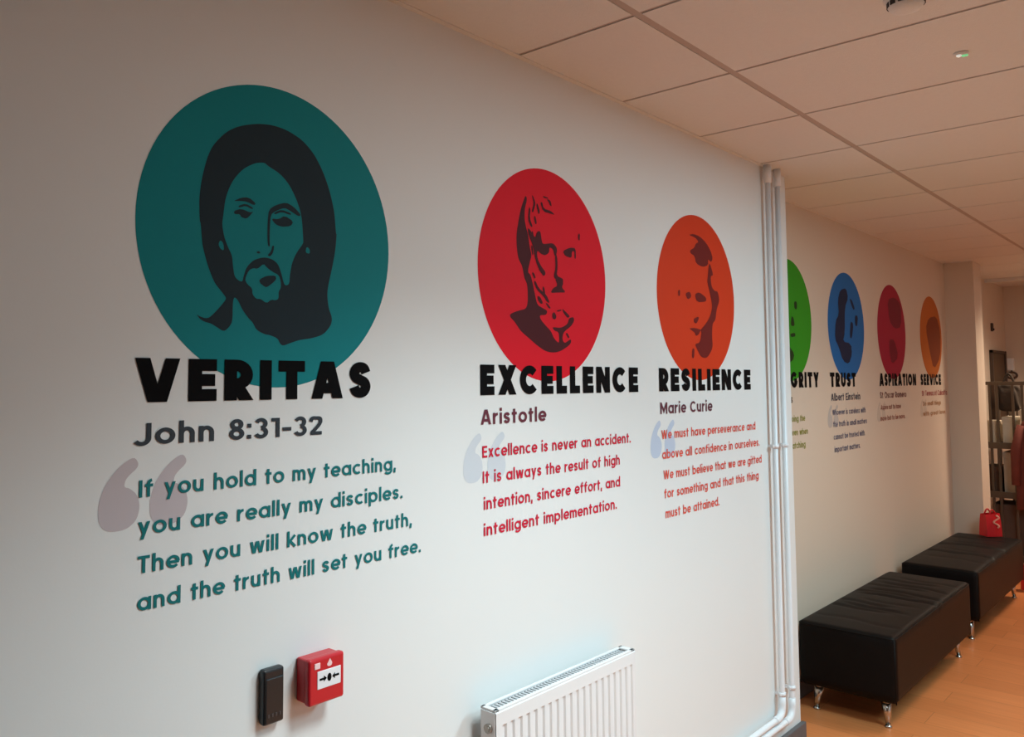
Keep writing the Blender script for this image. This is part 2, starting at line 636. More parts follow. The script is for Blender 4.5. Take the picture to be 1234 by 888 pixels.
# portrait outlines in units of each disc's radius, measured from its centre
PORTRAIT = {
 1: [
  ('dark', [(-0.591, 0.17),(-0.577, 0.284),(-0.543, 0.422),(-0.503, 0.515),(-0.408, 0.622),(-0.31, 0.682),(-0.174, 0.727),(-0.056, 0.744),(0.065, 0.735),(0.191, 0.694),(0.294, 0.616),(0.374, 0.504),(0.435, 0.375),(0.477, 0.232),(0.492, 0.074),(0.498, 0.088),(0.486, -0.041),(0.459, -0.161),(0.427, -0.28),(0.414, -0.354),(0.428, -0.448),(0.462, -0.519),(0.449, -0.572),(0.383, -0.638),(0.28, -0.667),(0.179, -0.681),(0.105, -0.704),(0.044, -0.725),(0.02, -0.711),(0.002, -0.677),(-0.052, -0.659),(-0.11, -0.652),(-0.168, -0.625),(-0.191, -0.583),(-0.225, -0.556),(-0.271, -0.505),(-0.305, -0.445),(-0.332, -0.424),(-0.343, -0.458),(-0.343, -0.581),(-0.368, -0.62),(-0.405, -0.649),(-0.453, -0.624),(-0.495, -0.602),(-0.537, -0.595),(-0.573, -0.579),(-0.599, -0.548),(-0.578, -0.561),(-0.537, -0.572),(-0.506, -0.566),(-0.444, -0.506),(-0.397, -0.452),(-0.392, -0.433),(-0.435, -0.389),(-0.478, -0.345),(-0.516, -0.265),(-0.543, -0.193),(-0.566, -0.112),(-0.576, 0.007),(-0.586, 0.031)]),
  ('light', [(-0.421, 0.082),(-0.407, 0.199),(-0.36, 0.313),(-0.284, 0.404),(-0.194, 0.46),(-0.118, 0.479),(-0.089, 0.46),(0.007, 0.427),(0.081, 0.368),(0.144, 0.276),(0.189, 0.17),(0.203, 0.007),(0.204, -0.021),(0.148, -0.089),(0.111, -0.164),(0.094, -0.247),(0.091, -0.308),(0.064, -0.322),(0.047, -0.311),(0.029, -0.253),(0.002, -0.185),(-0.046, -0.155),(-0.116, -0.148),(-0.196, -0.176),(-0.247, -0.229),(-0.268, -0.289),(-0.275, -0.326),(-0.307, -0.317),(-0.334, -0.295),(-0.346, -0.23),(-0.353, -0.163),(-0.386, -0.11),(-0.414, -0.047),(-0.429, 0.027)]),
  ('light', [(-0.257, -0.307),(-0.229, -0.247),(-0.196, -0.229),(-0.161, -0.231),(-0.116, -0.192),(-0.092, -0.214),(-0.045, -0.24),(0.003, -0.255),(0.022, -0.298),(0.022, -0.343),(0.004, -0.365),(0.005, -0.414),(-0.019, -0.426),(-0.054, -0.423),(-0.089, -0.45),(-0.136, -0.424),(-0.17, -0.427),(-0.199, -0.399),(-0.2, -0.361),(-0.24, -0.335)]),
  ('light', [(-0.44, -0.074),(-0.417, -0.094),(-0.413, -0.14),(-0.439, -0.13),(-0.453, -0.103)]),
  ('light', [(0.233, -0.038),(0.261, -0.056),(0.259, -0.087),(0.223, -0.081)]),
  ('dark', [(-0.149, -0.298),(-0.091, -0.269),(-0.021, -0.262),(-0.015, -0.286),(-0.044, -0.314),(-0.091, -0.347),(-0.114, -0.339),(-0.143, -0.322)]),
  ('dark', [(-0.352, 0.184),(-0.292, 0.217),(-0.236, 0.228),(-0.179, 0.196),(-0.196, 0.181),(-0.247, 0.197),(-0.303, 0.194)]),
  ('dark', [(-0.346, 0.122),(-0.291, 0.146),(-0.223, 0.13),(-0.198, 0.144),(-0.223, 0.111),(-0.251, 0.085),(-0.29, 0.09),(-0.302, 0.109),(-0.34, 0.102)]),
  ('dark', [(-0.313, 0.161),(-0.258, 0.184),(-0.201, 0.165),(-0.207, 0.152),(-0.258, 0.169),(-0.308, 0.149)]),
  ('dark', [(-0.079, 0.171),(-0.026, 0.209),(0.058, 0.24),(0.12, 0.221),(0.183, 0.174),(0.164, 0.158),(0.095, 0.187),(0.046, 0.202),(-0.026, 0.169),(-0.064, 0.139),(-0.07, 0.053),(-0.071, -0.027),(-0.068, -0.073),(-0.082, -0.075),(-0.089, -0.029),(-0.089, 0.09)]),
  ('dark', [(-0.061, 0.114),(-0.001, 0.117),(0.047, 0.149),(0.121, 0.119),(0.097, 0.083),(0.023, 0.069),(-0.025, 0.079)]),
  ('dark', [(-0.038, 0.157),(0.022, 0.186),(0.102, 0.172),(0.096, 0.158),(0.022, 0.171),(-0.035, 0.143)]),
  ('dark', [(-0.047, -0.061),(-0.033, -0.069),(-0.044, -0.115),(-0.067, -0.141),(-0.087, -0.133),(-0.061, -0.107)]),
  ('dark', [(-0.174, -0.12),(-0.152, -0.112),(-0.14, -0.126),(-0.163, -0.131)]),
 ],
 2: [
  ('dark', [(-0.393, 0.576),(-0.428, 0.467),(-0.462, 0.339),(-0.464, 0.226),(-0.441, 0.106),(-0.384, 0.05),(-0.353, -0.06),(-0.345, -0.07),(-0.304, -0.128),(-0.307, -0.335),(-0.448, -0.364),(-0.569, -0.401),(-0.562, -0.431),(-0.498, -0.468),(-0.418, -0.545),(-0.286, -0.611),(-0.152, -0.679),(-0.031, -0.723),(0.094, -0.731),(0.203, -0.712),(0.315, -0.666),(0.372, -0.632),(0.373, -0.588),(0.297, -0.623),(0.26, -0.635),(0.224, -0.593),(0.253, -0.527),(0.376, -0.468),(0.435, -0.41),(0.416, -0.372),(0.34, -0.393),(0.32, -0.448),(0.208, -0.492),(0.063, -0.487),(0.098, -0.523),(0.17, -0.531),(0.178, -0.606),(0.168, -0.638),(0.096, -0.598),(0.044, -0.525),(-0.026, -0.486),(-0.113, -0.427),(-0.129, -0.386),(-0.024, -0.381),(-0.006, -0.337),(-0.076, -0.32),(-0.162, -0.294),(-0.195, -0.203),(-0.227, -0.101),(-0.26, -0.021),(-0.302, -0.004),(-0.275, 0.082),(-0.24, 0.158),(-0.273, 0.249),(-0.288, 0.341),(-0.321, 0.409),(-0.344, 0.489),(-0.335, 0.585),(-0.3, 0.674),(-0.324, 0.711),(-0.376, 0.61)]),
  ('dark', [(-0.231, 0.727),(-0.205, 0.709),(-0.172, 0.651),(-0.213, 0.561),(-0.237, 0.568),(-0.201, 0.647)]),
  ('dark', [(-0.275, 0.604),(-0.25, 0.597),(-0.265, 0.501),(-0.219, 0.423),(-0.253, 0.424),(-0.294, 0.486)]),
  ('dark', [(-0.102, 0.673),(-0.072, 0.683),(-0.05, 0.622),(0.066, 0.617),(0.129, 0.588),(0.065, 0.59),(-0.059, 0.594)]),
  ('dark', [(-0.004, 0.72),(0.059, 0.719),(0.081, 0.663),(0.049, 0.669),(0.031, 0.699)]),
  ('dark', [(-0.3, 0.412),(-0.253, 0.387),(-0.186, 0.322),(-0.159, 0.389),(-0.107, 0.406),(-0.09, 0.334),(-0.074, 0.282),(0.006, 0.297),(0.096, 0.313),(0.164, 0.267),(0.139, 0.188),(0.112, 0.196),(0.095, 0.254),(0.032, 0.268),(0.031, 0.214),(-0.032, 0.181),(-0.093, 0.185),(-0.162, 0.219),(-0.155, 0.136),(-0.095, 0.068),(-0.026, 0.022),(-0.053, -0.023),(-0.122, 0.023),(-0.189, 0.122),(-0.221, 0.255),(-0.288, 0.341)]),
  ('dark', [(0.121, 0.208),(0.158, 0.201),(0.164, 0.083),(0.145, 0.005),(0.255, -0.017),(0.235, -0.046),(0.117, -0.029),(0.099, 0.001),(0.131, 0.08)]),
  ('dark', [(0.117, -0.019),(0.245, -0.007),(0.254, -0.061),(0.225, -0.101),(0.298, -0.145),(0.16, -0.155),(0.042, -0.169),(0.088, -0.118),(0.161, -0.09)]),
  ('dark', [(0.251, 0.255),(0.374, 0.302),(0.47, 0.307),(0.472, 0.202),(0.449, 0.199),(0.45, 0.277),(0.402, 0.266),(0.401, 0.2),(0.287, 0.21)]),
  ('dark', [(0.517, 0.453),(0.548, 0.462),(0.541, 0.388),(0.515, 0.397)]),
  ('dark', [(-0.193, -0.067),(-0.142, -0.136),(-0.021, -0.19),(0.031, -0.261),(-0.004, -0.263),(-0.074, -0.204),(-0.168, -0.154),(-0.213, -0.09)]),
  ('dark', [(0.065, -0.365),(0.101, -0.342),(0.137, -0.382),(0.118, -0.415),(0.073, -0.412)]),
  ('dark', [(0.23, -0.302),(0.267, -0.321),(0.359, -0.37),(0.321, -0.394),(0.248, -0.344)]),
  ('dark', [(-0.163, 0.653),(-0.142, 0.656),(-0.109, 0.586),(-0.127, 0.552),(-0.147, 0.591)]),
  ('dark', [(-0.066, 0.742),(0.014, 0.739),(0.032, 0.728),(-0.048, 0.726)]),
  ('dark', [(-0.2, 0.531),(-0.179, 0.534),(-0.158, 0.473),(-0.175, 0.45),(-0.197, 0.489)]),
  ('dark', [(-0.236, 0.389),(-0.216, 0.381),(-0.2, 0.299),(-0.218, 0.287),(-0.237, 0.337)]),
  ('dark', [(-0.252, 0.251),(-0.228, 0.248),(-0.213, 0.172),(-0.233, 0.159)]),
  ('dark', [(-0.081, -0.121),(-0.055, -0.116),(-0.038, -0.191),(-0.065, -0.195)]),
  ('dark', [(-0.161, -0.211),(-0.123, -0.213),(-0.075, -0.268),(-0.101, -0.285),(-0.153, -0.252)]),
  ('dark', [(-0.243, 0.002),(-0.212, 0.002),(-0.182, -0.045),(-0.206, -0.055)]),
  ('dark', [(-0.04, -0.265),(-0.005, -0.271),(0.048, -0.313),(0.016, -0.319)]),
  ('dark', [(0.138, -0.329),(0.211, -0.313),(0.22, -0.324),(0.152, -0.341)]),
  ('dark', [(0.281, -0.537),(0.314, -0.536),(0.347, -0.578),(0.321, -0.588)]),
 ],
 3: [
  ('dark', [(-0.215, 0.737),(-0.095, 0.766),(0.075, 0.756),(0.246, 0.696),(0.369, 0.604),(0.416, 0.515),(0.361, 0.463),(0.287, 0.502),(0.283, 0.42),(0.131, 0.382),(-0.039, 0.411),(-0.071, 0.498),(-0.178, 0.521),(-0.188, 0.554),(-0.067, 0.601),(-0.04, 0.65),(0.047, 0.683),(-0.048, 0.729)]),
  ('dark', [(0.31, 0.457),(0.354, 0.415),(0.394, 0.349),(0.41, 0.303),(0.34, 0.291),(0.358, 0.158),(0.453, 0.108),(0.525, 0.12),(0.576, -0.0),(0.484, -0.11),(0.448, -0.254),(0.361, -0.297),(0.339, -0.451),(0.359, -0.603),(0.199, -0.733),(0.037, -0.724),(-0.065, -0.627),(-0.115, -0.566),(0.019, -0.55),(0.066, -0.411),(0.026, -0.4),(0.193, -0.305),(0.309, -0.21),(0.371, -0.091),(0.323, 0.059),(0.247, 0.207),(0.262, 0.266)]),
  ('dark', [(-0.333, 0.023),(-0.216, 0.057),(-0.172, -0.002),(-0.272, -0.048)]),
  ('dark', [(-0.092, 0.029),(0.022, 0.068),(0.21, 0.013),(0.207, -0.038),(-0.038, -0.061)]),
  ('dark', [(-0.14, -0.272),(-0.033, -0.235),(0.012, -0.245),(-0.064, -0.323),(-0.116, -0.314)]),
  ('dark', [(-0.249, -0.385),(-0.106, -0.375),(0.053, -0.389),(0.026, -0.406),(-0.017, -0.452),(-0.084, -0.473),(-0.114, -0.431),(-0.211, -0.4)]),
  ('dark', [(-0.183, -0.63),(-0.13, -0.616),(-0.144, -0.742),(-0.201, -0.734)]),
  ('dark', [(-0.508, 0.046),(-0.458, 0.062),(-0.461, -0.01),(-0.499, -0.025)]),
 ],
 4: [
  ('dark', [(-0.152, 0.302),(0.005, 0.325),(-0.005, 0.19),(-0.131, 0.17)]),
  ('dark', [(0.24, 0.317),(0.371, 0.32),(0.36, 0.187),(0.25, 0.193)]),
  ('dark', [(0.112, 0.062),(0.194, 0.054),(0.247, -0.092),(0.067, -0.1)]),
  ('dark', [(0.045, -0.223),(0.251, -0.203),(0.259, -0.264),(0.066, -0.284)]),
  ('dark', [(-0.314, -0.226),(-0.137, -0.315),(-0.021, -0.433),(0.192, -0.549),(0.118, -0.673),(-0.166, -0.702),(-0.526, -0.66),(-0.621, -0.332),(-0.542, -0.045)]),
  ('dark', [(-0.178, 0.787),(0.009, 0.792),(0.007, 0.755),(-0.245, 0.72)]),
 ],
 5: [
  ('dark', [(0.191, 0.534),(0.342, 0.516),(0.497, 0.355),(0.39, 0.32)]),
  ('dark', [(0.485, 0.239),(0.657, 0.22),(0.591, 0.015),(0.464, 0.038)]),
  ('dark', [(-0.307, 0.652),(0.026, 0.72),(0.132, 0.53),(-0.077, 0.348),(-0.124, -0.128),(-0.239, -0.299),(0.172, -0.313),(0.253, -0.508),(0.048, -0.708),(-0.275, -0.657),(-0.488, -0.388),(-0.671, -0.259),(-0.601, 0.07),(-0.416, 0.189),(-0.445, 0.462)]),
  ('dark', [(0.215, 0.111),(0.38, 0.063),(0.265, -0.226),(0.141, -0.202)]),
  ('dark', [(0.002, -0.346),(0.25, -0.367),(0.16, -0.426),(-0.088, -0.419)]),
 ],
 6: [
  ('dark', [(-0.246, 0.671),(0.277, 0.764),(0.743, 0.624),(0.698, 0.134),(0.188, 0.069),(-0.163, 0.233)]),
  ('dark', [(-0.211, -0.155),(0.158, -0.17),(0.398, -0.529),(-0.096, -0.704),(-0.242, -0.404)]),
 ],
 7: [
  ('dark', [(-0.179, 0.463),(0.571, 0.552),(0.896, 0.188),(0.815, -0.475),(0.11, -0.81),(-0.204, -0.335),(-0.48, 0.194)]),
 ],
}

# ------------------------------------------------------------------ the room


def slab(name, a, b, material, bevel=0):
    return structure(MB().box(a, b, bevel).build(name, material))


slab('floor', (XL, YO, -0.08), (XF + 0.1, YB + 0.1, 0), M['floor'])
slab('floor_bounce_absorber', (XL, YO, 0.0), (1.0, YA - 0.022, 0.006), M['bounce_absorber'])  # unseen dark sheet added to cut floor bounce on the left
slab('wall_left', (XL, YA, 0), (XE, YA + 0.4, HC + 0.1), M['wall'])
slab('wall_recess', (XE, YB, 0), (8.17, YB + 0.2, HC + 0.1), M['wall_warm'])
slab('column_pier', (8.16, YA, 0), (8.446, YB + 0.2, HC + 0.1), M['wall_warm'])
slab('wall_alcove', (8.44, YB, 0), (XF, YB + 0.2, HC + 0.1), M['wall_warm'])
slab('wall_far', (XF, YO, 0), (XF + 0.15, YB + 0.2, HC + 0.1), M['wall_warm'])
slab('wall_near', (XL - 0.15, YO, 0), (XL, YA + 0.2, HC + 0.1), M['wall_dark'])

# opposite wall with two glazed openings
ow = MB()
op = [(1.3, 2.7)]
z0, z1 = 0.27, 2.17
x = 0.9
slab('wall_rear', (XL, YO - 0.15, 0), (0.9, YO, HC + 0.1), M['wall_dark'])  # unseen stretch of opposite wall, darkened to weaken bounce on the left
for a, b in op:
    ow.box((x, YO - 0.15, 0), (a, YO, HC + 0.1))
    ow.box((a, YO - 0.15, 0), (b, YO, z0))
    ow.box((a, YO - 0.15, z1), (b, YO, HC + 0.1))
    x = b
ow.box((x, YO - 0.15, 0), (XF, YO, HC + 0.1))
structure(ow.build('wall_right', M['wall_tan']))
for i, (a, b) in enumerate(op):
    fr = MB()
    for p, q in (((a, z0), (a + 0.05, z1)), ((b - 0.05, z0), (b, z1)), ((a, z0), (b, z0 + 0.05)), ((a, z1 - 0.05), (b, z1)), (((a + b) / 2 - 0.025, z0), ((a + b) / 2 + 0.025, z1))):
        fr.box((p[0], YO - 0.1, p[1]), (q[0], YO - 0.04, q[1]))
    structure(fr.build('window_%d' % (i + 1), M['alu']))

# suspended ceiling: 1200 x 600 tiles, each a shallow pillowed panel, hung in a grid of narrow bars
gx0, gp = 1.987, 0.60
gys = [YB + 0.02, 1.139, -0.061, -1.261, -2.461, YO]
gxs = [gx0 + gp * k for k in range(-12, 16)]
gxs = [XL] + [g for g in gxs if XL < g < XF] + [XF]
cl = MB()
cl.box((XL, YO, HC + 0.012), (XF, YB + 0.1, HC + 0.1))
for i in range(len(gxs) - 1):
    for j in range(len(gys) - 1):
        a, b = (gxs[i] + 0.007, gys[j + 1] + 0.012), (gxs[i + 1] - 0.007, gys[j] - 0.012)
        if b[0] - a[0] < 0.05 or b[1] - a[1] < 0.05:
            continue
        cl.box((a[0], a[1], HC - 0.001), (b[0], b[1], HC + 0.014))
structure(cl.build('ceiling', M['tile']))
tb = MB()
for g in gxs[1:-1]:
    tb.box((g - 0.0065, YO, HC + 0.002), (g + 0.0065, YB, HC + 0.013))
for g in gys[1:-1]:
    tb.box((XL, g - 0.0115, HC + 0.0012), (XF, g + 0.0115, HC + 0.0125))
structure(tb.build('trim_1', M['tbar']))
# wall angle round the edge of the ceiling
wa = MB()
wa.box((XL, YA - 0.018, HC - 0.004), (XE, YA + 0.001, HC))
wa.box((XE, YB - 0.018, HC - 0.004), (8.16, YB + 0.001, HC))
wa.box((8.145, YA - 0.018, HC - 0.004), (8.46, YA, HC))
wa.box((8.145, YA, HC - 0.004), (8.16, YB, HC))
structure(wa.build('trim_2', M['tile']))
structure(MB().box((9.76, YO, HC - 0.035), (9.83, YB, HC - 0.001), 0.004).build('trim_3', M['tile']))
# skirting
structure(MB().box((XL, YA - 0.022, 0), (XE + 0.012, YA, 0.094), 0.003).build('baseboard_left', M['skirt']))
structure(MB().box((XE, YB - 0.018, 0), (8.16, YB, 0.094), 0.003).build('baseboard_recess', M['skirt']))
structure(MB().box((8.446, YB - 0.018, 0), (XF, YB, 0.094), 0.003).build('baseboard_alcove', M['skirt']))
structure(MB().box((XF - 0.018, YO, 0), (XF, YB - 0.02, 0.094), 0.003).build('baseboard_far', M['skirt']))

# ------------------------------------------------------------------ mottos on the walls
PAL = {
    1: (srgb(0, 130, 136), srgb(24, 40, 48), srgb(14, 28, 40), srgb(12, 112, 114), srgb(196, 184, 187)),
    2: (srgb(222, 10, 36), srgb(74, 14, 22), srgb(98, 22, 44), srgb(204, 30, 58), srgb(206, 210, 216)),
    3: (srgb(208, 58, 22), srgb(110, 28, 24), srgb(94, 40, 56), srgb(224, 88, 74), srgb(190, 200, 218)),
    4: (srgb(52, 150, 28), srgb(32, 58, 22), srgb(70, 70, 58), srgb(146, 146, 62), srgb(206, 202, 190)),
    5: (srgb(30, 104, 172), srgb(22, 36, 66), srgb(50, 50, 70), srgb(100, 100, 124), srgb(190, 184, 178)),
    6: (srgb(162, 26, 56), srgb(120, 22, 44), srgb(100, 40, 44), srgb(150, 82, 66), srgb(206, 194, 178)),
    7: (srgb(190, 104, 32), srgb(134, 62, 22), srgb(170, 68, 70), srgb(178, 134, 92), srgb(206, 194, 178)),
}
DISC = {1: (1.111, 2.030, .343), 2: (2.141, 2.036, .337), 3: (3.168, 2.037, .335), 4: (4.68, 2.036, .340), 5: (5.632, 2.044, .341), 6: (6.597, 2.047, .339), 7: (7.664, 2.048, .331)}
TEXT = {
    1: (('VERITAS', 0.772, 1.394), ('John 8:31-32', 0.776, 1.239),
        [('If you hold to my teaching,', 0.787, 1.479, 1.474), ('you are really my disciples.', 0.786, 1.503, 1.401), ('Then you will know the truth,', 0.787, 1.536, 1.327), ('and the truth will set you free.', 0.788, 1.569, 1.255)]),
    2: (('EXCELLENCE', 1.812, 2.684), ('Aristotle', 1.813, 2.125),
        [('Excellence is never an accident.', 1.819, 2.626, 1.482), ('It is always the result of high', 1.820, 2.552, 1.410), ('intention, sincere effort, and', 1.824, 2.551, 1.335), ('intelligent implementation.', 1.823, 2.527, 1.261)]),
    3: (('RESILIENCE', 2.836, 3.650), ('Marie Curie', 2.841, 3.269),
        [('We must have perseverance and', 2.846, 3.688, 1.482), ('above all confidence in ourselves.', 2.849, 3.728, 1.408), ('We must believe that we are gifted', 2.855, 3.745, 1.332), ('for something and that this thing', 2.859, 3.708, 1.262), ('must be attained.', 2.865, 3.313, 1.188)]),
    4: (('INTEGRITY', 4.355, 5.110), ('C S Lewis', 4.365, 4.700),
        [('Integrity is doing the', 4.37, 4.874, 1.472), ('right thing even when', 4.37, 4.912, 1.397), ('no one is watching', 4.37, 4.868, 1.325)]),
    5: (('TRUST', 5.298, 5.768), ('Albert Einstein', 5.305, 5.846),
        [('Whoever is careless with', 5.319, 5.944, 1.489), ('the truth in small matters', 5.325, 5.965, 1.417), ('cannot be trusted with', 5.330, 5.907, 1.341), ('important matters.', 5.336, 5.812, 1.265)]),
    6: (('ASPIRATION', 6.262, 7.170), ('St Oscar Romero', 6.265, 6.893), [('Aspire not to have', 6.270, 6.743, 1.497), ('more but to be more.', 6.255, 6.839, 1.421)]),
    7: (('SERVICE', 7.298, 7.911), ('St Teresa of Calcutta', 7.320, 8.093), [('Do small things', 7.340, 7.882, 1.500), ('with great love.', 7.330, 8.028, 1.421)]),
}
LABEL = {
    1: 'large teal disc with a long-haired face above the black word VERITAS',
    2: 'red disc with a bearded head above the black word EXCELLENCE',
    3: 'orange-red disc with a face above the black word RESILIENCE beside the pipes',
    4: 'green disc and its motto half hidden behind the pipes and wall corner',
    5: 'blue disc with a dark figure above the word TRUST on the recessed wall',
    6: 'crimson disc above the word ASPIRATION over the black benches',
    7: 'small amber disc above the word SERVICE next to the column',
}
for n in range(1, 8):
    wy = YA if n < 4 else YB
    cx, cz, rr = DISC[n]
    disc_c, dark_c, sub_c, quote_c, pale_c = PAL[n]
    hue = ['', 'teal', 'red', 'orange', 'green', 'blue', 'crimson', 'amber'][n]
    md = mat('vinyl_' + hue, disc_c, 0.65, spec=0.2)
    mk = mat('vinyl_dark_' + hue, dark_c, 0.65, spec=0.2)
    root = thing('motto_decal', LABEL[n], 'wall decal', (cx, wy, 1.66), 'motto decals along the corridor walls')
    mb = MB()
    N = 96
    y_ = wy - 0.0005
    rim = [(cx + rr * math.cos(2 * math.pi * k / N), cz + rr * math.sin(2 * math.pi * k / N)) for k in range(N)]
    mb.poly([(p[0], y_, p[1]) for p in rim])
    disc = mb.build('disc', md, root, normals=False)
    pb = MB()
    sheets = {}
    for k, (tone, pts) in enumerate(PORTRAIT[n]):
        q = [(cx + u * rr, cz + v * rr) for u, v in pts]
        sheets.setdefault(0 if k == 0 else (1 if tone == 'light' else 2), []).append(smooth_outline(q, 2 if len(q) > 20 else 1))
    for layer, polys in sheets.items():
        flat_union(pb, polys, wy - (0.0008, 0.0011, 0.0014)[layer], 1 if layer == 1 else 0)
    pb.build('portrait_print', [mk, md], disc, normals=False)
    (ht, hx0, hx1), (st, sx0, sx1), ql = TEXT[n]
    lettering('heading_lettering', [(ht, hx0, hx1, 1.660, 0.088)], wy, 0.0017, 0.285, 0.17, M['ink'], root)
    lettering('name_lettering', [(st, sx0, sx1, 1.576, 0.043)], wy, 0.0017, 0.185, 0.15, mat('vinyl_name_' + hue, sub_c, 0.55), root)
    mq = mat('vinyl_quote_' + hue, quote_c, 0.6, spec=0.2)
    for t, a, b, z in ql:
        lettering('quotation_line', [(t, a, b, z, 0.0335)], wy, 0.0017, 0.175, 0.14, mq, root)
    # pale pair of opening quotation marks behind the first lines
    qx = TEXT[n][2][0][1] - 0.083
    mp_ = mat('vinyl_pale_' + hue, pale_c, 0.6, spec=0.2)
    for dx in (0, 0.104):
        qm = MB()
        ox, oz = qx + dx, 1.414
        prof = [(0.028, 0.0), (0.058, 0.001), (0.079, 0.016), (0.086, 0.042), (0.080, 0.066), (0.064, 0.080), (0.052, 0.083), (0.056, 0.100), (0.084, 0.122),
                (0.072, 0.142), (0.040, 0.122), (0.014, 0.090), (0.002, 0.056), (0.002, 0.024), (0.012, 0.007)]
        flat_shape(qm, smooth_outline([(ox + u, oz + v) for u, v in prof], 2), wy - 0.0004)
        qm.build('quotation_mark', mp_, root, normals=False)
    adopt(root)
    for ch in disc.children:
        ch.matrix_parent_inverse = Matrix.Translation(root.location) @ Matrix.Translation(-root.location)

# ------------------------------------------------------------------ heating pipes up the end of the first wall
YP = YA - 0.030


def pipe(x, turn_z, x_end, label, clip_z):
    root = thing('heating_pipe', label, 'pipe', (x, YP, turn_z), 'white heating pipes on the wall corner')
    r = 0.0125
    pts = [(x, YP, HC + 0.0), (x, YP, turn_z + 0.05)]
    pts += [(x - 0.05 + 0.05 * math.cos(math.radians(q)), YP, turn_z + 0.05 - 0.05 * math.sin(math.radians(q))) for q in range(15, 91, 15)]
    pts += [(x_end, YP, turn_z)]
    MB().tube(pts, r, 16).build('tube', M['pipe'], root)
    # thicker elbow fitting at the bend
    e = [(x, YP, turn_z + 0.085), (x, YP, turn_z + 0.05)] + [(x - 0.05 + 0.05 * math.cos(math.radians(q)), YP, turn_z + 0.05 - 0.05 * math.sin(math.radians(q))) for q in range(15, 91, 15)] + [(x - 0.085, YP, turn_z)]
    MB().tube(e, r + 0.003, 16).build('elbow', M['pipe'], root)
    MB().tube([(x, YP, HC - 0.001), (x, YP, HC - 0.085)], r + 0.0045, 16).build('collar', M['pipe'], root)
    for z in clip_z:
        c = MB()
        c.tube([(x, YP, z - 0.008), (x, YP, z + 0.008)], r + 0.004, 16)
        c.box((x - 0.007, YP + 0.008, z - 0.007), (x + 0.007, YA + 0.001, z + 0.007), 0.001)
        c.box((x - 0.024, YP - 0.003, z - 0.006), (x + 0.024, YP + 0.003, z + 0.006), 0.001)
        c.build('clip', M['pipe'], root)
    adopt(root)


pipe(3.830, 0.207, 1.2, 'inner white heating pipe, further from the wall corner', (1.401, 0.302))
pipe(3.942, 0.170, 1.2, 'outer white heating pipe, running right along the wall corner', (1.401, 0.302))

# ------------------------------------------------------------------ radiator
RX0, RX1, RZ0, RZ1, RYB, RYF = 1.765, 2.482, 0.225, 0.815, 1.527, 1.472
rad = thing('radiator', 'white panel radiator with a slotted top grille on the wall', 'radiator', ((RX0 + RX1) / 2, RYB, RZ0))
# fluted front: a row of vertical grooves between a rolled top and bottom
fp = MB()
nf = 20
pitch = (RX1 - RX0 - 0.03) / nf


def flute_y(t):
    t = t % 1.0
    if t < 0.30:
        return 0.0
    if t < 0.42:
        return (t - 0.30) / 0.12
    if t < 0.78:
        return 1.0
    if t < 0.90:
        return 1 - (t - 0.78) / 0.12
    return 0.0


cols = []
for k in range(nf):
    for t in (0.0, 0.30, 0.42, 0.78, 0.90):
        cols.append((RX0 + 0.015 + (k + t) * pitch, flute_y(t)))
cols = [(RX0, 0.0)] + cols + [(RX1, 0.0)]
rows = [(RZ0, 0), (RZ0 + 0.028, 0), (RZ0 + 0.045, 1), (RZ1 - 0.046, 1), (RZ1 - 0.041, 0), (RZ1 - 0.006, 0), (RZ1, -0.5)]
grid = [[fp.bm.verts.new((cx_, RYF + (0.0055 * dep * rz if rz > 0 else (0.005 if rz < 0 else 0)), z)) for cx_, dep in cols] for z, rz in rows]
for r0, r1 in zip(grid, grid[1:]):
    for k in range(len(cols) - 1):
        fp.bm.faces.new((r0[k], r0[k + 1], r1[k + 1], r1[k]))
fp.box((RX0, RYF + 0.010, RZ0), (RX1, RYF + 0.014, RZ1 - 0.004))
fp.build('front_panel', M['rad'], rad, normals=True)
MB().box((RX0 + 0.01, RYB - 0.008, RZ0), (RX1 - 0.01, RYB, RZ1 - 0.004), 0.002).build('back_panel', M['rad'], rad)
tg = MB()
tg.box((RX0, RYF + 0.002, RZ1 - 0.003), (RX1, RYF + 0.013, RZ1 + 0.003), 0.0015)
tg.box((RX0, RYB - 0.009, RZ1 - 0.003), (RX1, RYB, RZ1 + 0.003), 0.0015)
tg.box((RX0, RYF + 0.002, RZ1 - 0.003), (RX0 + 0.016, RYB, RZ1 + 0.003), 0.0015)
tg.box((RX1 - 0.022, RYF + 0.002, RZ1 - 0.003), (RX1, RYB, RZ1 + 0.003), 0.0015)
for k in range(46):
    xx = RX0 + 0.024 + k * (RX1 - RX0 - 0.055) / 45
    tg.box((xx - 0.004, RYF + 0.01, RZ1 - 0.008), (xx + 0.004, RYB - 0.007, RZ1 - 0.004), mi=1)
tg.box((RX0 + 0.02, RYF + 0.012, RZ1 - 0.020), (RX1 - 0.02, RYB - 0.008, RZ1 - 0.016), mi=1)
tg.build('top_grille', [M['rad'], M['radshade']], rad)
for xa, xb in ((RX0 - 0.0015, RX0 + 0.004), (RX1 - 0.004, RX1 + 0.0015)):
    sp = MB()
    sp.box((xa, RYF + 0.004, RZ0 + 0.01), (xb, RYB - 0.002, RZ1 - 0.004), 0.001)
    sp.build('side_panel', M['rad'], rad)
pl = MB()
pc = (RX0 - 0.0015, (RYF + RYB) / 2 - 0.003, RZ1 - 0.048)
pl.tube([(pc[0] + 0.004, pc[1], pc[2]), (pc[0] - 0.007, pc[1], pc[2])], 0.0125, 20)
pl.tube([(pc[0] - 0.006, pc[1], pc[2]), (pc[0] - 0.009, pc[1], pc[2])], 0.008, 6)
pl.build('vent_plug', M['brass'], rad)['label'] = 'grey metal bleed plug'
br_ = MB()
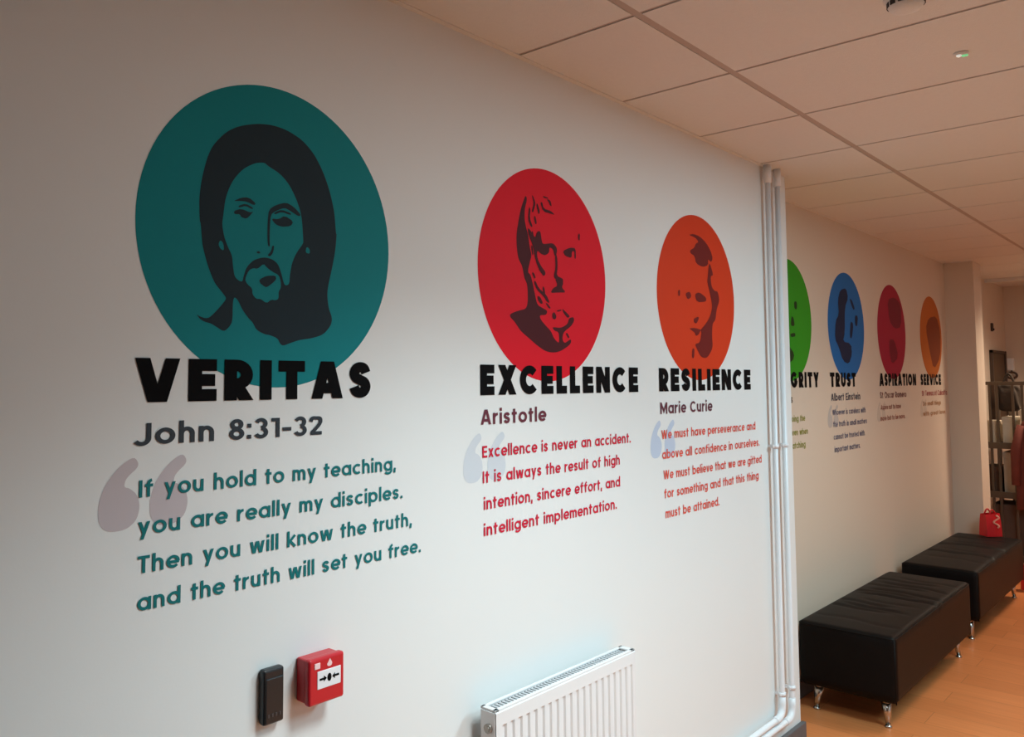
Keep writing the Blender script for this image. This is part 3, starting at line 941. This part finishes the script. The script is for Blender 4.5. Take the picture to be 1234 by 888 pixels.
for xx in (RX0 + 0.12, RX1 - 0.12):
    br_.box((xx - 0.02, RYB - 0.001, RZ1 - 0.16), (xx + 0.02, YA, RZ1 - 0.08))
    br_.box((xx - 0.02, RYB - 0.001, RZ0 + 0.08), (xx + 0.02, YA, RZ0 + 0.16))
br_.build('wall_bracket', M['rad'], rad)
vt = MB()
vt.tube([(RX0 + 0.02, (RYF + RYB) / 2, RZ0 + 0.03), (RX0 - 0.045, (RYF + RYB) / 2, RZ0 + 0.03), (RX0 - 0.05, (RYF + RYB) / 2, 0.155)], 0.009, 12)
vt.build('valve_tail', M['pipe'], rad)
adopt(rad)

# ------------------------------------------------------------------ small fittings on the first wall
rd = thing('access_reader', 'small black access reader on the wall left of the red call point', 'access reader', (1.097, YA, 0.959))
b = MB()
b.box((1.070, YA - 0.021, 0.959), (1.124, YA, 1.077), 0.006, seg=3)
b.build('casing', M['black'], rd)
b = MB()
b.box((1.074, YA - 0.0235, 0.963), (1.120, YA - 0.019, 1.058), 0.002)
b.build('front_plate', M['black'], rd)
for k in range(4):
    b = MB()
    b.box((1.079 + k * 0.0098, YA - 0.0245, 0.976), (1.0835 + k * 0.0098, YA - 0.0225, 0.983), 0.0005)
    b.build('indicator', M['black2'], rd)
adopt(rd)

cpx0, cpx1, cpz0, cpz1 = 1.168, 1.269, 0.980, 1.082
cp = thing('fire_call_point', 'red break-glass fire alarm call point right of the black reader', 'fire alarm', ((cpx0 + cpx1) / 2, YA, cpz0))
b = MB()
b.box((cpx0 + 0.003, YA - 0.034, cpz0 + 0.003), (cpx1 - 0.003, YA, cpz1 - 0.003), 0.004)
b.build('back_box', M['red'], cp)
b = MB()
b.box((cpx0, YA - 0.052, cpz0), (cpx1, YA - 0.032, cpz1), 0.006, seg=3)
b.build('front_cover', M['red'], cp)
b = MB()
b.box((cpx0 + 0.022, YA - 0.0535, cpz0 + 0.034), (cpx1 - 0.012, YA - 0.049, cpz0 + 0.073), 0.001)
pane = b.build('glass_pane', M['paper'], cp)
b = MB()
zc = cpz0 + 0.055
xc = (cpx0 + cpx1) / 2 + 0.005
yy = YA - 0.0541
for s in (-1, 1):       # two arrows pointing at a dot
    flat_shape(b, [(xc + s * 0.028, zc + 0.0025), (xc + s * 0.016, zc + 0.0025), (xc + s * 0.016, zc + 0.007), (xc + s * 0.0075, zc), (xc + s * 0.016, zc - 0.007), (xc + s * 0.016, zc - 0.0025), (xc + s * 0.028, zc - 0.0025)], yy)
flat_shape(b, [(xc + 0.006 * math.cos(q * math.pi / 8), zc + 0.009 * math.sin(q * math.pi / 8)) for q in range(16)], yy)
b.build('arrow_symbol', M['ink'], pane, normals=False)
b = MB()
b.box((cpx0 + 0.014, YA - 0.0535, cpz1 - 0.023), (cpx0 + 0.030, YA - 0.050, cpz1 - 0.010), 0.001)
b.build('house_symbol', M['pink'], cp)
b = MB()
fx, fz = cpx0 + 0.057, cpz1 - 0.0235
flat_shape(b, smooth_outline([(fx - 0.008, fz + 0.005), (fx - 0.004, fz), (fx + 0.005, fz), (fx + 0.008, fz + 0.006), (fx + 0.004, fz + 0.012), (fx + 0.001, fz + 0.018), (fx - 0.003, fz + 0.011)], 1), YA - 0.0525)
b.build('flame_symbol', M['pink'], cp, normals=False)
adopt(cp)
for ch in pane.children:
    ch.matrix_parent_inverse = Matrix.Identity(4)

# ------------------------------------------------------------------ ceiling fittings
em = thing('emergency_light', 'tiny round ceiling fitting with a glowing green lamp', 'emergency light', (2.919, 0.565, HC))
MB().lathe([(0.020, 0.0), (0.020, -0.004), (0.016, -0.008), (0.004, -0.008)], (2.919, 0.565, HC - 0.001), 20).build('bezel', M['tile'], em)
MB().lathe([(0.0075, 0), (0.007, -0.004), (0.002, -0.007)], (2.915, 0.570, HC - 0.008), 12).build('white_lamp', M['ledw'], em)
MB().box((2.918, 0.548, HC - 0.013), (2.930, 0.564, HC - 0.007), 0.002).build('green_lamp', M['led'], em)
adopt(em)

sd = thing('smoke_detector', 'pale round detector with black vents at the top edge of the ceiling', 'smoke detector', (2.378, 0.578, HC))
MB().lathe([(0.052, 0), (0.052, -0.010), (0.047, -0.014), (0.03, -0.014)], (2.378, 0.578, HC - 0.001), 32).build('base', M['tile'], sd)
hd = MB().lathe([(0.044, -0.013), (0.043, -0.026), (0.034, -0.038), (0.015, -0.041), (0.003, -0.0415)], (2.378, 0.578, HC - 0.001), 32).build('head', M['tile'], sd)
for k in range(12):
    q = 2 * math.pi * k / 12
    c_, s_ = math.cos(q), math.sin(q)
    b = MB()
    b.box((-0.0075, -0.002, -0.006), (0.0075, 0.002, 0.006))
    for v in b.bm.verts:
        u_, w_, z_ = v.co
        v.co = Vector((2.378 + c_ * (0.0425 + w_) - s_ * u_, 0.578 + s_ * (0.0425 + w_) + c_ * u_, HC - 0.022 + z_))
    b.build('vent_slot', M['slate'], sd)
adopt(sd)

lamp_labels = ['square recessed ceiling lamp panel nearest the teal disc', 'recessed ceiling lamp panel facing the orange-red disc', 'square recessed ceiling lamp panel above the nearer bench', 'square recessed ceiling lamp panel at the far end by the rack']
for (cx_, cy_, hx, hy, pw_, lc_, spr_), lb in zip(LAMPS, lamp_labels):
    cl_ = thing('ceiling_light', lb, 'ceiling light', (cx_, cy_, HC))
    b = MB()
    for s in (-1, 1):
        b.box((cx_ + s * hx - 0.014, cy_ - hy, HC - 0.010), (cx_ + s * hx + 0.014, cy_ + hy, HC - 0.0005), 0.002)
        b.box((cx_ - hx, cy_ + s * hy - 0.014, HC - 0.010), (cx_ + hx, cy_ + s * hy + 0.014, HC - 0.0005), 0.002)
    b.build('frame', M['white'], cl_)
    MB().box((cx_ - hx + 0.01, cy_ - hy + 0.01, HC - 0.005), (cx_ + hx - 0.01, cy_ + hy - 0.01, HC - 0.001)).build('diffuser', M['lamp'], cl_)
    adopt(cl_)

# ------------------------------------------------------------------ benches


def bench_body(L_, D_, zb, zt, folds, rnd):
    """upholstered box: rounded edges, a shallow crown and cross creases pulled into the top"""
    bm = bmesh.new()
    nx, ny, nz = 90, 26, 14
    hx, hy = L_ / 2, D_ / 2
    vmap = {}

    def vert(i, j, k):
        key = (i, j, k)
        if key in vmap:
            return vmap[key]
        x_ = -hx + L_ * i / nx
        y_ = -hy + D_ * j / ny
        z_ = zb + (zt - zb) * k / nz
        # round the corners
        rr_ = 0.022
        ix = max(-hx + rr_, min(hx - rr_, x_))
        iy = max(-hy + rr_, min(hy - rr_, y_))
        iz = max(zb + 0.008, min(zt - rr_, z_))
        d = Vector((x_ - ix, y_ - iy, z_ - iz))
        if d.length > 1e-6:
            lim = rr_ if z_ > zb + 0.01 else 0.008
            d = d.normalized() * min(d.length, lim)
            x_, y_, z_ = ix + d.x, iy + d.y, iz + d.z
        if k == nz:
            u_, v_ = x_ / hx, y_ / hy
            z_ += 0.012 * (1 - u_ ** 4) * (1 - v_ ** 4)
            for fx_, amp, wd, sk, y0_, y1_ in folds:
                yy_ = (v_ + 1) / 2
                env = max(0.0, min(1.0, (yy_ - y0_) / 0.15)) * max(0.0, min(1.0, (y1_ - yy_) / 0.15))
                q = (x_ - fx_ - sk * v_ * hy - 0.012 * math.sin(5 * v_ + fx_ * 9)) / wd
                z_ -= amp * env * math.exp(-q * q)
        v = bm.verts.new((x_, y_, z_))
        vmap[key] = v
        return v
    for i in range(nx):
        for j in range(ny):
            for k in (0, nz):
                f = bm.faces.new([vert(i, j, k), vert(i + 1, j, k), vert(i + 1, j + 1, k), vert(i, j + 1, k)])
                f.smooth = True
    for i in range(nx):
        for k in range(nz):
            for j in (0, ny):
                f = bm.faces.new([vert(i, j, k), vert(i + 1, j, k), vert(i + 1, j, k + 1), vert(i, j, k + 1)])
                f.smooth = True
    for j in range(ny):
        for k in range(nz):
            for i in (0, nx):
                f = bm.faces.new([vert(i, j, k), vert(i, j + 1, k), vert(i, j + 1, k + 1), vert(i, j, k + 1)])
                f.smooth = True
    mb = MB()
    mb.bm.free()
    mb.bm = bm
    return mb


def bench(x0, x1, y0, y1, rot, label, folds, seed):
    L_, D_ = x1 - x0, y1 - y0
    root = thing('bench', label, 'bench', ((x0 + x1) / 2, (y0 + y1) / 2, 0), 'black upholstered benches by the wall')
    root.rotation_euler = (0, 0, rot)
    zb, zt = 0.130, 0.452
    bench_body(L_, D_, zb, zt, folds, random.Random(seed)).build('upholstery', M['leather'], root)
    sm = MB()
    hx, hy = L_ / 2, D_ / 2
    # welt seams: round the top edge and up each corner
    z_ = zt - 0.012
    rim = []
    for sx_, sy_, a0 in ((1, 1, 0), (-1, 1, 90), (-1, -1, 180), (1, -1, 270)):
        for q in range(0, 91, 30):
            rim.append((sx_ * (hx - 0.022) + 0.0195 * math.cos(math.radians(a0 + q)), sy_ * (hy - 0.022) + 0.0195 * math.sin(math.radians(a0 + q)), z_))
    rim.append(rim[0])
    sm.tube(rim, 0.0032, 8, cap=False)
    for sx_ in (-1, 1):
        for sy_ in (-1, 1):
            sm.tube([(sx_ * (hx - 0.008), sy_ * (hy - 0.008), zb + 0.004), (sx_ * (hx - 0.008), sy_ * (hy - 0.008), z_)], 0.0032, 8)
    sm.build('welt_seam', M['leather'], root)
    for sx_ in (-1, 1):
        for sy_ in (-1, 1):
            lx, ly = sx_ * (hx - 0.062), sy_ * (hy - 0.062)
            ox, oy = sx_ * 0.016, sy_ * 0.012
            lg = MB()
            lg.tube([(lx - ox, ly - oy, zb + 0.004), (lx - ox, ly - oy, zb - 0.004)], 0.034, 18)
            lg.tube([(lx - ox, ly - oy, zb - 0.002), (lx, ly, 0.012)], [0.0265, 0.0105], 18)
            leg = lg.build('leg', M['chrome'], root)
            MB().lathe([(0.0105, 0.014), (0.017, 0.006), (0.017, 0.0)], (lx, ly, 0.0), 18).build('glide', M['chrome'], leg)
    return root


fa = [(-.60, .004, .018, .05, 0, 1), (-.36, .010, .022, .10, .25, 1.1), (-.30, .010, .016, .14, .1, .9), (-.22, .009, .018, .10, .3, 1.1), (-.14, .006, .016, .05, .1, .8), (.02, .012, .02, -.04, -.2, .9), (.09, .008, .016, .03, .2, 1.1),
      (.16, .010, .018, .05, -.1, .9), (.28, .008, .016, .02, .2, 1.1), (.36, .009, .02, .08, 0, .9), (.47, .008, .018, .02, .15, 1.1), (.56, .006, .02, .06, 0, .8)]
bench(4.515, 6.075, 1.252, 1.715, 0.0, 'black leatherette bench with chrome legs nearest the wall corner', fa, 3)
fb = [(-.45, .005, .03, .1, 0, .9), (-.22, .012, .03, .05, -.2, 1.2), (-.1, .006, .02, .1, .2, .9), (.14, .012, .03, -.05, -.2, 1.2), (.26, .006, .02, .08, .1, .9), (.48, .009, .026, .04, 0, 1)]
bench(6.42, 7.99, 1.275, 1.728, 0.0, 'black leatherette bench behind the first, ending at the column', fb, 9)

# ------------------------------------------------------------------ things at the far end


def gift_bag(x_, y_, z_, wx, wy_, hz, rot, name_label, group, ribbon=True, lean=0.0):
    root = thing('gift_bag', name_label, 'bag', (x_, y_, z_), group)
    root.rotation_euler = (0, 0, rot)
    b_ = MB()
    hx, hy = wx / 2, wy_ / 2
    nz = 6
    rings = []
    for k in range(nz + 1):
        t = k / nz
        sx_ = hx * (1 - 0.06 * t)
        sy_ = hy * (1 - 0.35 * t * t)
        zz = hz * t
        ln = lean * t * t
        pinch = 0.35 * hx * (0.25 + 0.4 * t)
        rings.append([b_.bm.verts.new((px_ + ln, py_, zz + (0.006 * math.sin(9 * px_ / hx) if k == nz else 0))) for px_, py_ in
                      ((-sx_, -sy_), (0, -sy_ - 0.004), (sx_, -sy_), (sx_ - pinch * .4, 0), (sx_, sy_), (0, sy_ + 0.004), (-sx_, sy_), (-sx_ + pinch * .4, 0))])
    for r0, r1 in zip(rings, rings[1:]):
        for j in range(8):
            b_.bm.faces.new((r0[j], r0[(j + 1) % 8], r1[(j + 1) % 8], r1[j]))
    b_.bm.faces.new(rings[0])
    b_.build('paper_body', M['bagred'], root)
    for s in (-1, 1):
        h_ = MB()
        h_.tube([(lean - hx * .4 + hx * .8 * q / 10, s * hy * .6, hz - 0.004 + 0.035 * math.sin(math.pi * q / 10)) for q in range(11)], 0.006, 8)
        h_.build('handle', M['bagred'], root)
    if ribbon:
        r_ = MB()
        r_.tube([(lean * .5 + 0.012 + 0.022 * math.sin(q * .9), -hy * 0.97 - 0.007, hz * (0.94 - 0.055 * q)) for q in range(11)], 0.007, 8)
        r_.build('ribbon', M['ribbon'], root)
    return root


gift_bag(7.90, 1.47, 0.466, 0.125, 0.09, 0.175, -0.75, 'small red gift bag with a pale ribbon on the far bench end', None)
gift_bag(8.30, 1.235, 0.0, 0.20, 0.12, 0.20, -0.9, 'red bag on the floor beyond the far bench, at the photo edge', None, ribbon=False, lean=-0.02)

# metal rack standing in the alcove past the column, its barred end towards the benches
rx0, rx1, ry0, ry1, rh = 8.80, 9.70, 1.20, 1.70, 1.685
rk = thing('storage_rack', 'dark metal storage rack with barred ends behind the far bench', 'rack', ((rx0 + rx1) / 2, (ry0 + ry1) / 2, 0))
for xx in (rx0, rx1):
    for yy_ in (ry0, ry1):
        MB().box((xx - 0.018, yy_ - 0.018, 0), (xx + 0.018, yy_ + 0.018, rh), 0.003).build('post', M['rack'], rk)
for xx in (rx0, rx1):
    for k, yy_ in enumerate((1.30, 1.36, 1.43, 1.545, 1.60)):
        MB().box((xx - 0.010, yy_ - 0.010, 0.10), (xx + 0.010, yy_ + 0.010, rh - 0.01), 0.002).build('bar', M['rack'], rk)
    MB().box((xx - 0.014, ry0, rh - 0.03), (xx + 0.014, ry1, rh), 0.003).build('top_rail', M['rack'], rk)
for z_ in (0.16, 0.70, 1.13):
    s_ = MB()
    s_.box((rx0, ry0, z_ - 0.02), (rx1, ry1, z_ + 0.005), 0.003)
    s_.box((rx0 - 0.02, ry0, z_ - 0.035), (rx0 + 0.005, ry1, z_ + 0.02), 0.003)
    s_.build('shelf', M['rack'], rk)
adopt(rk)


def simple_box(name, label, cat, a, b_, material, group=None, lid=None):
    root = thing(name, label, cat, ((a[0] + b_[0]) / 2, (a[1] + b_[1]) / 2, a[2]), group)
    MB().box(a, b_, 0.006).build('body', material, root)
    zz = b_[2]
    l_ = MB()
    l_.box((a[0] - 0.004, a[1] - 0.004, zz - 0.045), (b_[0] + 0.004, b_[1] + 0.004, zz + 0.003), 0.004)
    l_.build('lid', lid or material, root)
    return adopt(root)


simple_box('storage_box', 'cream box on the upper rack shelf, nearer the column', 'box', (8.86, 1.575, 1.1355), (9.15, 1.67, 1.33), M['cream'], 'boxes on the storage rack')
simple_box('storage_box', 'cream box on the upper rack shelf behind the middle bars', 'box', (8.86, 1.44, 1.1355), (9.15, 1.525, 1.37), M['cream'], 'boxes on the storage rack')
simple_box('storage_box', 'narrow cream box on the upper rack shelf, right of the other two', 'box', (8.86, 1.315, 1.1355), (9.15, 1.385, 1.44), M['cream'], 'boxes on the storage rack')
simple_box('storage_box', 'cream box on the middle rack shelf below the middle bars', 'box', (8.86, 1.40, 0.7055), (9.15, 1.53, 1.06), M['cream'], 'boxes on the storage rack')
simple_box('storage_box', 'brown carton on the middle rack shelf next to the column', 'box', (8.86, 1.55, 0.7055), (9.15, 1.67, 0.93), M['brown'], 'boxes on the storage rack')
simple_box('storage_box', 'brown carton on the bottom rack shelf', 'box', (8.86, 1.30, 0.1655), (9.2, 1.62, 0.60), M['brown'], 'boxes on the storage rack')


def soft(name, label, cat, c, size, material, strap=True, seed=1):
    """a soft filled bag: squashed super-ellipsoid with slumped folds"""
    rnd = random.Random(seed)
    root = thing(name, label, cat, (c[0], c[1], c[2] - size[2] / 2))
    b_ = MB()
    r = bmesh.ops.create_icosphere(b_.bm, subdivisions=4, radius=1.0)
    for v in r['verts']:
        n_ = v.co.normalized()
        p_ = Vector([math.copysign(abs(q) ** 0.55, q) for q in n_])
        wv = 1 + 0.05 * math.sin(7 * n_.x + 5 * n_.z + seed) + 0.04 * math.sin(11 * n_.y - 6 * n_.z)
        v.co = Vector((c[0] + p_.x * size[0] / 2 * wv, c[1] + p_.y * size[1] / 2 * wv, c[2] + p_.z * size[2] / 2))
    for f in b_.bm.faces:
        f.smooth = True
    b_.build('body', material, root)
    if strap:
        s_ = MB()
        s_.tube([(c[0], c[1] - size[1] * .25 + size[1] * .5 * q / 10, c[2] + size[2] * .44 + 0.10 * math.sin(math.pi * q / 10)) for q in range(11)], 0.010, 8)
        s_.build('strap', material, root)
    return adopt(root)


soft('rucksack', 'dark brown bag filling the top of the rack end', 'bag', (8.93, 1.475, 1.545), (0.22, 0.19, 0.25), M['bagdark'], True, 2)

# maroon coat hung on the rack end
ct = thing('coat', 'maroon coat hanging on the rack end at the photo edge', 'coat', (8.67, 1.27, 0.62))
b = MB()
prof = [(1.36, 0.03, 0.03), (1.33, 0.07, 0.045), (1.25, 0.10, 0.055), (1.05, 0.115, 0.06), (0.8, 0.125, 0.06), (0.6, 0.13, 0.055)]
rings = []
for z_, hy, hx in prof:
    rings.append([b.bm.verts.new((8.675 + hx * .62 * math.sin(q) * (1 + .12 * math.sin(5 * q + z_)), 1.285 + hy * math.cos(q), z_ + 0.01 * math.sin(3 * q))) for q in (2 * math.pi * j / 28 for j in range(28))])
for r0, r1 in zip(rings, rings[1:]):
    for j in range(28):
        f = b.bm.faces.new((r0[j], r0[(j + 1) % 28], r1[(j + 1) % 28], r1[j]))
        f.smooth = True
b.bm.faces.new(rings[0])
b.bm.faces.new(rings[-1])
b.build('coat_body', M['maroon'], ct)
for s in (-1, 1):
    MB().tube([(8.668, 1.285 + s * 0.07, 1.31), (8.658, 1.285 + s * 0.115, 1.1), (8.655, 1.285 + s * 0.125, 0.8)], [0.035, 0.04, 0.032], 12).build('sleeve', M['maroon'], ct)
MB().tube([(8.68, 1.285, 1.36), (8.68, 1.285, 1.68), (8.72, 1.285, 1.697), (8.80, 1.285, 1.692)], 0.004, 8).build('hanger_hook', M['rack'], ct)
adopt(ct)

# dark framed board on the alcove wall
nb = thing('notice_board', 'tall dark framed board on the alcove wall above the rack', 'notice board', (10.17, YB, 1.15))
MB().box((9.86, YB - 0.02, 1.17), (10.48, YB, 1.985), 0.002).build('panel', M['board'], nb)
b = MB()
b.box((9.84, YB - 0.03, 1.15), (9.875, YB, 2.0), 0.003)
b.box((10.46, YB - 0.035, 1.15), (10.51, YB, 2.0), 0.003)
b.box((9.84, YB - 0.03, 1.97), (10.51, YB, 2.0), 0.003)
b.box((9.84, YB - 0.03, 1.15), (10.51, YB, 1.18), 0.003)
b.build('frame', M['boardframe'], nb)
adopt(nb)

hk = thing('wall_sensor', 'small dark sensor high on the alcove wall above the board', 'sensor', (9.976, YB, 2.2))
MB().box((9.955, YB - 0.022, 2.19), (9.995, YB, 2.275), 0.008).build('casing', M['boardframe'], hk)
MB().lathe([(0.012, 0), (0.010, -0.008), (0.003, -0.011)], (9.975, YB - 0.021, 2.21), 16, axis='y').build('lens', M['black'], hk)
adopt(hk)

wf = thing('wall_fitting', 'small white wall fitting with a dark ring on the far wall', 'wall fitting', (XF, 1.72, 1.7))  # unidentified fitting, built as a white bracket with a dark ring
b = MB()
b.box((XF - 0.05, 1.705, 1.80), (XF, 1.765, 1.93), 0.006)
b.build('bracket', M['white'], wf)
b = MB()
b.tube([(XF - 0.05, 1.725 + 0.045 * math.cos(q * math.pi / 12), 1.748 + 0.032 * math.sin(q * math.pi / 12)) for q in range(25)], 0.011, 8, cap=False)
b.tube([(XF - 0.05, 1.725, 1.78), (XF - 0.03, 1.728, 1.82)], 0.008, 8)
b.build('ring', M['boardframe'], wf)
adopt(wf)
